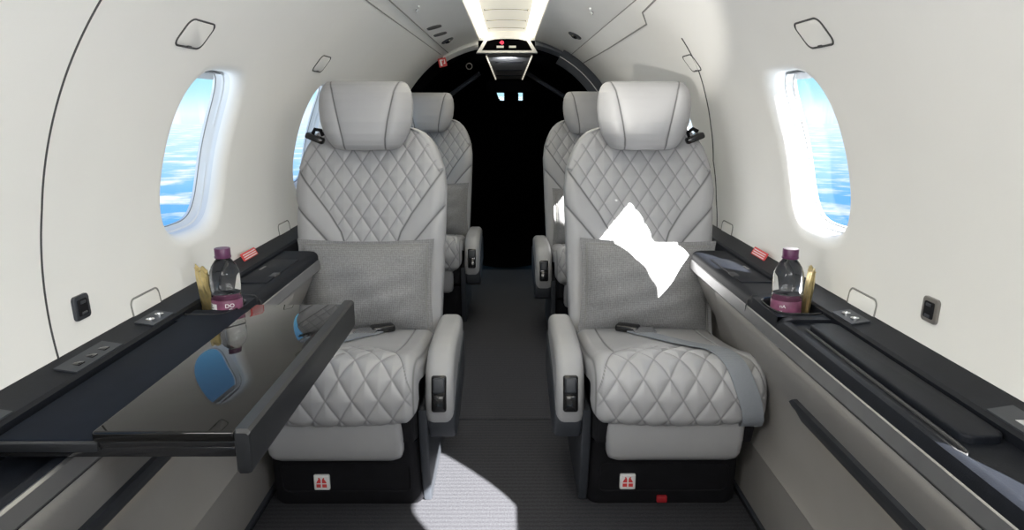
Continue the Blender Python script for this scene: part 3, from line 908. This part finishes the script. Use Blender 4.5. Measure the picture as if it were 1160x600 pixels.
def make_seat(s, loc, label):
    """s = direction of the aisle in x (+1 for left seats, -1 for right seats)"""
    o = thing('aircraft_seat', loc, label=label, cat='seat', group='diamond quilted cabin seats')
    BK.build('backrest', M['leather'], o, smooth=180, attr=BKA)
    HR.build('headrest', M['leather'], o, smooth=180, attr=HRA)
    CU.build('seat_cushion', M['leather'], o, smooth=180, attr=CUA, fixn=True)
    # structure under cushion
    b = MB(); b.prism([(-.355, .32), (-.33, .24), (-.20, .19), (.23, .19), (.23, .36), (.10, .365), (-.15, .375), (-.25, .385), (-.34, .38)], 'x', -.196, .196, .01); b.build('seat_pan', M['black_matte'], o)
    # calf rest panel
    b = MB()
    rings = []
    for y, z, k in ((-.328, .330, 1.0), (-.332, .30, 1.0), (-.328, .25, .995), (-.320, .212, .98), (-.312, .198, .95), (-.303, .190, .88)):
        rings.append([(.168 * k * q[0] / .168, y + q[1], z) for q in rrect(.340, .05, .018, 4)])
    b.loft(rings); b.build('calf_rest', M['leather_plain'], o, smooth=50)
    # base
    b = MB()
    rings = []
    for z, y0, y1, w in ((0.008, -.228, .20, .195), (.02, -.236, .205, .20), (.12, -.246, .20, .20), (.205, -.262, .19, .195)):
        rings.append([(p, (y0 + y1) / 2 + q, z) for p, q in rrect(2 * w, y1 - y0, .03, 5)])
    b.loft(rings); base = b.build('seat_base', M['black_matte'], o, smooth=40)
    # slim raised frame on the front of the base
    b = MB(); b.tube([(p, -.245 - q * .11, .095 + q) for p, q in rrect(.34, .085, .015, 4)], .0025, 6, closed=True); b.build('base_panel_edge', M['black_matte'], base)
    # life vest placard
    px = -s * .065 if s > 0 else -.095
    def tilt(y, z): return y
    pl = MB(); pl.box(px - .021, px + .021, -.252, -.240, .062, .106, .004, 3); plo = pl.build('life_vest_placard', M['placard'], base)
    v = MB()
    for m_ in (-1, 1):
        pts = [(m_ * .002, .084), (m_ * .002, .0925), (m_ * .0045, .0985), (m_ * .0085, .0995), (m_ * .0070, .0955), (m_ * .0105, .0905), (m_ * .0135, .084)]
        v.prism([(px + a, z) for a, z in pts], 'y', -.2532, -.2515)
        v.prism([(px + m_ * .002, .0715), (px + m_ * .0135, .0715), (px + m_ * .0135, .0805), (px + m_ * .002, .0805)], 'y', -.2532, -.2515)
    v.build('life_vest_symbol', M['red'], plo, smooth=0)
    # aisle side fairing
    b = MB()
    x0, x1 = sorted((s * .198, s * .222))
    b.prism([(-.215, .012), (-.235, .06), (-.255, .15), (-.27, .22), (-.275, .30), (-.10, .30), (.16, .30), (.2, .02)], 'x', x0, x1, .006); b.build('side_fairing', M['slate'], o)
    # armrest: padded pod with dark shell and rocker switches
    x0, x1 = sorted((s * .217, s * .290))
    prof = [(.13, .432), (.0, .440), (-.13, .443), (-.20, .436), (-.245, .415), (-.272, .38), (-.285, .335), (-.282, .285), (-.262, .248), (-.225, .236), (-.10, .265), (.13, .31)]
    b = MB(); b.prism(prof, 'x', x0, x1, .022, 5); arm = b.build('armrest', M['leather_plain'], o, smooth=40)
    xs0, xs1 = sorted((s * .222, s * .294))
    prof = [(.13, .385), (-.10, .36), (-.20, .325), (-.266, .295), (-.274, .255), (-.255, .218), (-.20, .198), (.13, .255)]
    b = MB(); b.prism(prof, 'x', xs0, xs1, .010, 3); b.build('armrest_shell', M['slate'], arm, smooth=40)
    cx = s * .254
    rot = Matrix.Translation((cx, -.281, .348)) @ Matrix.Rotation(math.radians(-13), 4, 'X')
    b = MB(); b.box(-.019, .019, -.006, .012, -.046, .046, .006, 3, rot); b.build('switch_plate', M['black_gloss'], arm)
    for z0, z1 in ((.002, .041), (-.041, -.002)):
        b = MB(); b.box(-.015, .015, -.011, .0, z0, z1, .005, 3, rot); b.build('rocker_switch', M['slate'] if z0 > 0 else M['black_gloss'], arm)
    # lap belt across the cushion
    S = CS[-1]
    way = [(s * .045, .20, .004), (s * .005, .27, .004), (-s * .04, .36, .004), (-s * .08, .45, .004), (-s * .112, .54, .004), (-s * .142, .62, .005), (-s * .166, .69, .006), (-s * .180, .80, .006)]
    wp_, _ = catmull([(a, b_, c) for a, b_, c in way], 40)
    path = []
    for x, sv, off in wp_:
        sv = min(sv, S - .012)
        y, z, ny, nz = cush_frame(sv)
        hb = .010 * (1 - (abs(x) / .214) ** 2) + .0085 + off * .4
        path.append(Vector((x, y + ny * hb, z + nz * hb)))
    side = []
    for i in range(len(path)):
        a = path[max(i - 1, 0)]; c = path[min(i + 1, len(path) - 1)]
        t = (c - a).normalized()
        sv = min(wp_[i][1], S - .012); _, _, ny, nz = cush_frame(sv)
        side.append(t.cross(Vector((0, ny, nz))).normalized())
    b = MB(); b.ribbon(path, side, .050, .003); belt = b.build('seat_belt', M['belt'], o, smooth=60)
    # buckle half and tongue
    y, z, ny, nz = cush_frame(.185)
    rb = Matrix.Translation((s * .060, y, z + .026)) @ Matrix.Rotation(s * math.radians(25), 4, 'Z')
    b = MB(); b.box(-.034, .034, -.020, .020, -.010, .010, .006, 3, rb); b.build('buckle', M['black_gloss'], belt)
    y, z, ny, nz = cush_frame(.205)
    rb = Matrix.Translation((s * .018, y - .012, z + .024)) @ Matrix.Rotation(s * math.radians(-12), 4, 'Z') @ Matrix.Rotation(math.radians(6), 4, 'X')
    b = MB(); b.box(-.032, .032, -.023, .023, -.004, .004, .003, 2, rb); b.build('belt_tongue', M['chrome'], belt)
    # shoulder strap guide on the window side of the top
    g = Matrix.Translation((-s * .170, .285, .958)) @ Matrix.Rotation(s * math.radians(22), 4, 'Y')
    b = MB(); b.box(-.030, .030, -.025, .03, -.010, .010, .007, 3, g); guide = b.build('strap_guide', M['black_gloss'], o)
    b = MB(); b.tube([tuple(g @ Vector(p)) for p in ((-.014, 0, .008), (-.012, 0, .024), (.006, 0, .028), (.018, 0, .014))], .006, 8); b.build('guide_loop', M['black_matte'], guide)
    return o

SX = .42
seatL = make_seat(1, (-SX, 1.90, 0), 'light grey quilted leather seat nearest on the left, partly behind the black table')
seatR = make_seat(-1, (SX, 1.90, 0), 'light grey quilted leather seat nearest on the right, with a sunlit backrest')
# red tag only on the near right base
b = MB(); b.box(-.014, .014, -.245, -.230, .018, .038, .003, 2); base = [c for c in kids(seatR) if c.name.startswith('seat_base')][0]
fl = copy_tree(seatL); fl.location = (-SX, 3.50, 0); fl['label'] = 'far left light grey quilted seat, half hidden behind the near left seat'
fr = copy_tree(seatR); fr.location = (SX, 3.24, 0); fr['label'] = 'far right light grey quilted seat, half hidden behind the near right seat'
tgo = b.build('red_tag', M['redtag'], base)

# ------------------------------------------------------------------ pillows
def make_pillow(loc, label, rx, rz=0):
    o = thing('pillow', loc, label=label, cat='pillow', group='grey linen pillows')
    o.rotation_euler = (rx, 0, rz)
    n, m = 72, 56
    hw, hh = .206, .146
    for_rings = []
    F = []; Bk = []
    for j in range(m + 1):
        rf = []; rbk = []
        for i in range(n + 1):
            u = -1 + 2 * i / n; v = -1 + 2 * j / m
            # flange edge, slight pull-in between the corners
            x = u * hw * (1 - .05 * (1 - v * v) * abs(u) ** 3)
            z = v * hh * (1 - .055 * (1 - u * u) * abs(v) ** 3)
            iu = min(1, (1 - abs(u)) / .07); iv = min(1, (1 - abs(v)) / .09)
            k = min(iu, iv)
            uu = max(0, (abs(u) / .93)); vv = max(0, abs(v) / .91)
            body = max(0, (1 - min(1, uu) ** 2.3)) ** .62 * max(0, (1 - min(1, vv) ** 2.2)) ** .62
            wr = .0045 * math.sin(7 * u + 4 * v) * body + .003 * math.sin(14 * v - 6 * u + 1) * body
            sag = .10 * (-v) * .045 * body
            d = -.001 + .072 * body + wr + sag
            rf.append((x, -d, z)); rbk.append((x, .0025 + .040 * body, z))
        F.append(rf); Bk.append(rbk)
    b = MB(); b.grid(F); b.grid([r[::-1] for r in Bk])
    # rim
    rimf = [F[0][i] for i in range(n + 1)] + [F[j][n] for j in range(1, m + 1)] + [F[m][i] for i in range(n - 1, -1, -1)] + [F[j][0] for j in range(m - 1, 0, -1)]
    rimb = [Bk[0][i] for i in range(n + 1)] + [Bk[j][n] for j in range(1, m + 1)] + [Bk[m][i] for i in range(n - 1, -1, -1)] + [Bk[j][0] for j in range(m - 1, 0, -1)]
    b.loft([rimf, rimb], caps=False)
    b.build('pillow_cover', M['linen'], o, smooth=60)
    # stitched line of the flange
    ln = []
    for (i0, j0, i1, j1) in ((3, 3, n - 3, 3), (n - 3, 3, n - 3, m - 3), (n - 3, m - 3, 3, m - 3), (3, m - 3, 3, 3)):
        for t in np.linspace(0, 1, 20, endpoint=False):
            i = int(round(i0 + (i1 - i0) * t)); j = int(round(j0 + (j1 - j0) * t)); p = F[j][i]
            ln.append((p[0], p[1] - .0005, p[2]))
    st = MB(); st.tube(ln, .0013, 5, closed=True); st.build('flange_stitch', M['gapmid'], o)
    return o
RX = math.radians(-10)
p1 = make_pillow((-.420, 2.015, .522), 'grey linen pillow on the near left seat behind the table', RX, 0)
def pcopy(loc, label, rx, ry=0, rz=0):
    c = copy_tree(p1); c.location = loc; c['label'] = label; c.rotation_euler = (rx, ry, rz); return c
pcopy((.428, 2.015, .520), 'grey linen pillow on the near right seat with a bright sun patch', RX, math.radians(1.5), 0)
pcopy((-.405, 3.615, .522), 'grey linen pillow on the far left seat', RX)
pcopy((.430, 3.355, .522), 'grey linen pillow on the far right seat', RX)

# ------------------------------------------------------------------ folding table
tb = thing('folding_table', (-.42, 1.08, .64), label='glossy black folding table pulled out from the left ledge before the seat', cat='table')
def tbox(name, x0, x1, y0, y1, z0, z1, m, r=.003, parent=tb, seg=3):
    b = MB(); b.box(x0 + .42, x1 + .42, y0 - 1.08, y1 - 1.08, z0 - .64, z1 - .64, r, seg); return b.build(name, m, parent)
tbox('inner_leaf', -.640, -.500, .800, 1.375, .629, .6425, M['table_matte'], .002)
tbox('leaf_front_face', -.645, -.505, .792, .800, .629, .641, M['table_edge'], .001)
tbox('gloss_leaf', -.510, -.331, .790, 1.362, .643, .6575, M['table_gloss'], .004)
tbox('gloss_leaf_edge', -.507, -.333, .795, 1.360, .6335, .643, M['black_gloss'], .002)
tbox('under_frame', -.640, -.335, .798, 1.375, .619, .6335, M['black_gloss'], .002)
b = MB()
out = [(-.011, .018), (-.009, .022), (.006, .022), (.010, .018), (.010, -.030), (.007, -.037), (.002, -.039), (-.008, -.039), (-.011, -.035)]
b.loft([[( -.319 + .42 + x * k, y - 1.08, .642 - .64 + z * k) for x, z in out] for y, k in ((.782, .8), (.786, 1), (1.368, 1), (1.372, .8))])
b.build('edge_rail', M['table_edge'], tb, smooth=40)
tbox('hinge', -.520, -.497, .81, .86, .6415, .6440, M['black_gloss'], .001)
tbox('hinge', -.520, -.497, 1.29, 1.34, .6415, .6440, M['black_gloss'], .001)
tbox('support_arm', -.545, -.40, .88, .91, .606, .6195, M['black_matte'], .004)
tbox('support_arm', -.545, -.40, 1.25, 1.28, .606, .6195, M['black_matte'], .004)

# ------------------------------------------------------------------ bottles and sachets
def text_mesh(txt, size):
    cu = bpy.data.curves.new('txt', 'FONT'); cu.body = txt; cu.size = size; cu.extrude = .0
    cu.resolution_u = 3
    to = bpy.data.objects.new('txt', cu); link(to)
    dg = bpy.context.evaluated_depsgraph_get(); dg.update()
    me = bpy.data.meshes.new_from_object(to.evaluated_get(dg))
    bpy.data.objects.remove(to)
    vs = [tuple(v.co) for v in me.vertices]; fs = [tuple(p.vertices) for p in me.polygons]
    bpy.data.meshes.remove(me)
    return vs, fs

def bottle(loc, lab, rz, words, barcode):
    o = thing('water_bottle', loc, rz, label=lab, cat='bottle')
    rB = .0300
    prof = [(.0001, .004), (.018, .003), (.024, .0), (.0285, .002), (rB, .008), (rB, .040), (.0292, .042), (.0292, .048), (rB, .050), (rB, .055), (.0292, .057), (.0292, .063), (rB, .065), (rB, .098), (.0285, .108), (.0245, .119), (.0190, .128), (.0148, .134), (.0138, .138), (.0138, .150), (.0001, .150)]
    P = [(r, z) for r, z in prof]
    o.scale = (1, 1, .94)
    b = MB(); b.lathe(P, (0, 0, 0), 48, caps=False); b.build('bottle_body', M['bottle'], o, smooth=50)
    b = MB(); b.lathe([(.0164, .137), (.0166, .138), (.0166, .141), (.0158, .1415), (.0158, .157), (.0152, .1585), (.0001, .1588)], (0, 0, 0), 40, caps=False); b.lathe([(.0001, .1372), (.0164, .137)], (0, 0, 0), 40, caps=False)
    cap = b.build('bottle_cap', M['cap'], o, smooth=40)
    b = MB(); b.lathe([(rB + .0004, .006), (rB + .0006, .0065), (rB + .0006, .0445), (rB + .0004, .045)], (0, 0, 0), 48, caps=False)
    lb = b.build('bottle_label', M['label'], o, smooth=50)
    rT = rB + .0011
    for txt, size, a0, z in words:
        vs, fs = text_mesh(txt, size)
        b = MB(); b.add([(rT * math.cos(a0 + x / rT), rT * math.sin(a0 + x / rT), z + y) for x, y, _ in vs], fs)
        b.build('label_text', M['placard'], lb, smooth=0, fixn=False)
    if barcode is not None:
        a0 = barcode
        def patch(u0, u1, z0, z1, r, name, m, par):
            b = MB(); b.grid([[(r * math.cos(a0 + u), r * math.sin(a0 + u), z) for z in (z0, z1)] for u in np.linspace(u0, u1, 8)]); return b.build(name, m, par, fixn=False)
        bp = patch(-.38, .38, .016, .038, rT, 'print_block', M['placard'], lb)
        for i, (u0, u1) in enumerate(((-.3, -.05), (-.3, .1), (-.3, -.1), (.0, .3))):
            patch(u0, u1, .033 - i * .005, .0355 - i * .005, rT + .0003, 'print_line', M['gapmid'], bp)
    return o
bottle((-.583, 1.400, .6185), 'clear water bottle with purple cap and pink label in the left ledge recess', 0,
       [('DO', .0125, math.radians(-77), .0300), ('C', .0125, math.radians(-66), .0190)], math.radians(-130))
bottle((.592, 1.388, .6185), 'clear water bottle with purple cap and pink label in the right ledge recess', 0,
       [('nA', .0105, math.radians(-135), .031), ('y', .010, math.radians(-132), .020)], None)

def sachet(loc, rz, tilt, lab):
    o = thing('foil_sachet', loc, label=lab, cat='sachet')
    o.rotation_euler = (tilt, 0, rz)
    n, m = 14, 26
    F = []; Bk = []
    for j in range(m + 1):
        v = j / m; rf = []; rk = []
        for i in range(n + 1):
            u = -1 + 2 * i / n
            body = (max(0, 1 - abs(u) ** 2.5) * max(0, 1 - abs(2 * v - 1) ** 4)) ** .6
            zz = v * .105 + .003 * math.sin(5 * u)
            d = .0006 + .0055 * body + .0012 * math.sin(11 * u + 13 * v) * body
            rf.append((u * .026 + .002 * math.sin(7 * v), -d, zz)); rk.append((u * .026 + .002 * math.sin(7 * v), d, zz))
        F.append(rf); Bk.append(rk)
    b = MB(); b.grid(F); b.grid([r[::-1] for r in Bk]); b.build('sachet_pouch', M['gold'], o, smooth=60)
    for j in (2, m - 2):
        b = MB(); b.tube([(p[0], p[1] - .0006, p[2]) for p in F[j]], .0012, 5); b.build('crimp_line', M['gold'], o)
    return o
sachet((-.632, 1.418, .620), math.radians(-40), math.radians(4), 'gold foil sachet standing behind the left water bottle')
sachet((.640, 1.402, .620), math.radians(78), math.radians(3), 'gold foil sachet standing behind the right water bottle')

# ------------------------------------------------------------------ sky and clouds outside
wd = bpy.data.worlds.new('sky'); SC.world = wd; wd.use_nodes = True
nt = wd.node_tree; nt.nodes.clear()
N = nt.nodes.new; LK = nt.links.new
out = N('ShaderNodeOutputWorld'); bg = N('ShaderNodeBackground')
tc = N('ShaderNodeTexCoord'); sep = N('ShaderNodeSeparateXYZ')
LK(tc.outputs['Generated'], sep.inputs[0])
def math_n(op, a, b=None, clamp=False):
    n_ = N('ShaderNodeMath'); n_.operation = op; n_.use_clamp = clamp
    for i, v in enumerate((a, b)):
        if v is None: continue
        if isinstance(v, (int, float)): n_.inputs[i].default_value = v
        else: LK(v, n_.inputs[i])
    return n_.outputs[0]
absz = math_n('MAXIMUM', math_n('ABSOLUTE', sep.outputs['Z']), .02)
comb = N('ShaderNodeCombineXYZ')
LK(math_n('DIVIDE', sep.outputs['X'], absz), comb.inputs[0]); LK(math_n('DIVIDE', sep.outputs['Y'], absz), comb.inputs[1])
cl = N('ShaderNodeTexNoise'); cl.inputs['Scale'].default_value = 1.1; cl.inputs['Detail'].default_value = 9; cl.inputs['Roughness'].default_value = .62
LK(comb.outputs[0], cl.inputs['Vector'])
grad = N('ShaderNodeValToRGB')
elev = math_n('MULTIPLY_ADD', sep.outputs['Z'], .5); elev.node.inputs[2].default_value = .5
LK(elev, grad.inputs['Fac'])
cr = grad.color_ramp
cr.elements[0].position = 0.0; cr.elements[0].color = (.75, .85, .95, 1)
cr.elements[1].position = 1.0; cr.elements[1].color = (.10, .28, .70, 1)
for p, c in ((.36, (.70, .82, .95, 1)), (.405, (.085, .28, .62, 1)), (.445, (.13, .37, .70, 1)), (.470, (.33, .56, .78, 1)), (.497, (.60, .70, .76, 1)), (.510, (.36, .62, .72, 1)), (.535, (.19, .53, .68, 1)), (.62, (.13, .38, .66, 1))):
    e = cr.elements.new(p); e.color = c
cov = N('ShaderNodeValToRGB')
cov.color_ramp.elements[0].position = .48; cov.color_ramp.elements[0].color = (0, 0, 0, 1)
cov.color_ramp.elements[1].position = .66; cov.color_ramp.elements[1].color = (1, 1, 1, 1)
LK(cl.outputs['Fac'], cov.inputs['Fac'])
below = math_n('MULTIPLY', math_n('SUBTRACT', .012, sep.outputs['Z']), 40, True)
fac = math_n('MULTIPLY', cov.outputs['Color'], below, True)
mx = N('ShaderNodeMix'); mx.data_type = 'RGBA'
LK(fac, mx.inputs['Factor']); LK(grad.outputs['Color'], mx.inputs['A']); mx.inputs['B'].default_value = (.74, .76, .78, 1)
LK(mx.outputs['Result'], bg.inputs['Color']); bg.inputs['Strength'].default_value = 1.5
# undercast steeply below, out of view, is brightened to light the ceiling
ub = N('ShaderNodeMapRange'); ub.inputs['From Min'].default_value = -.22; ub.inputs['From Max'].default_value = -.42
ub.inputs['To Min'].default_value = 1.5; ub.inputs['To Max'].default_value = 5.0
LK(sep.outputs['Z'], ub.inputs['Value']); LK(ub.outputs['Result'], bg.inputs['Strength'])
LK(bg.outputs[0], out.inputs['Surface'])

# ------------------------------------------------------------------ lights
SUN_DIR = Vector((-1, 1.62, -1.19)).normalized()
sl = bpy.data.lights.new('sun', 'SUN'); sl.energy = 64.0; sl.angle = math.radians(.5); sl.color = (1, .97, .92)
so = bpy.data.objects.new('sun', sl); link(so); so.rotation_euler = SUN_DIR.to_track_quat('-Z', 'Y').to_euler(); so.location = (3, -4, 4)

def area(name, loc, target, sx, sy, power, col=(1, 1, 1), spread=180):
    L = bpy.data.lights.new(name, 'AREA'); L.shape = 'RECTANGLE'; L.size = sx; L.size_y = sy; L.energy = power; L.color = col; L.spread = math.radians(spread)
    o = bpy.data.objects.new(name, L); link(o); o.location = loc
    o.rotation_euler = (Vector(target) - Vector(loc)).to_track_quat('-Z', 'Y').to_euler()
    return o
area('left_fill_light', (-.52, .22, 1.22), (.70, 1.55, 1.13), .25, .5, 5.2, (1, .985, .95), 115)  # added fill out of frame, brightens the right wall
area('right_fill_light', (.52, .22, 1.22), (-.70, 1.55, 1.13), .25, .5, 6.0, (.97, .985, 1), 115)  # unseen fill added to lift the left wall
area('aft_fill_light', (0, -.9, 1.25), (0, 2.2, .9), .7, .5, 7.5, (1, .99, .97))  # added fill behind the camera for the seat fronts
area('flight_deck_fill', (0, 4.62, 1.34), (0, 5.6, 1.15), .12, .05, .8, (.8, .88, 1))  # added light hidden behind the header so flight deck shapes show
# added spot standing in for reflected light on the right ceiling and headrests
sp = bpy.data.lights.new('aft_fill_spot', 'SPOT'); sp.energy = 230; sp.spot_size = math.radians(15); sp.spot_blend = .45; sp.shadow_soft_size = .01; sp.color = (1, .96, .88)
spo = bpy.data.objects.new('aft_fill_spot', sp); link(spo); spo.location = (-.42, -.35, .80)
spo.rotation_euler = (Vector((.52, 2.6, 1.395)) - spo.location).to_track_quat('-Z', 'Y').to_euler()

GROUPS = {'oxygen_mask_cover': 'oxygen mask covers in the walls', 'access_hatch': 'arched wall hatches', 'usb_socket': 'usb sockets in the walls',
          'water_bottle': 'water bottles in the ledge recesses', 'foil_sachet': 'gold sachets behind the bottles', 'ceiling_outlet': 'slot outlets in the ceiling',
          'reading_lamp': 'reading lamps in the ceiling', 'ceiling_hook': 'ceiling catches', 'warning_placard': 'red placards on the wall bands',
          'side_ledge': 'side ledges', 'carpet': 'aisle carpets', 'roof_brace': 'flight deck roof braces'}
for o in list(bpy.data.objects):
    if o.parent is None and 'label' in o and 'group' not in o and o.name.split('.')[0] in GROUPS:
        o['group'] = GROUPS[o.name.split('.')[0]]

# ------------------------------------------------------------------ camera
cam = bpy.data.cameras.new('camera'); cam.sensor_width = 36; cam.lens = 780 / 1160 * 36; cam.clip_start = .02
co = bpy.data.objects.new('camera', cam); link(co)
co.location = (.01, 0, 1.05)
co.rotation_euler = (math.radians(90 - 12.85), 0, math.radians(-.29))
SC.camera = co
SC.view_settings.view_transform = 'Standard'
SC.view_settings.look = 'None'
SC.view_settings.exposure = .10
SC.cycles.max_bounces = 10; SC.cycles.diffuse_bounces = 6; SC.cycles.transparent_max_bounces = 12
SC.cycles.sample_clamp_indirect = 8
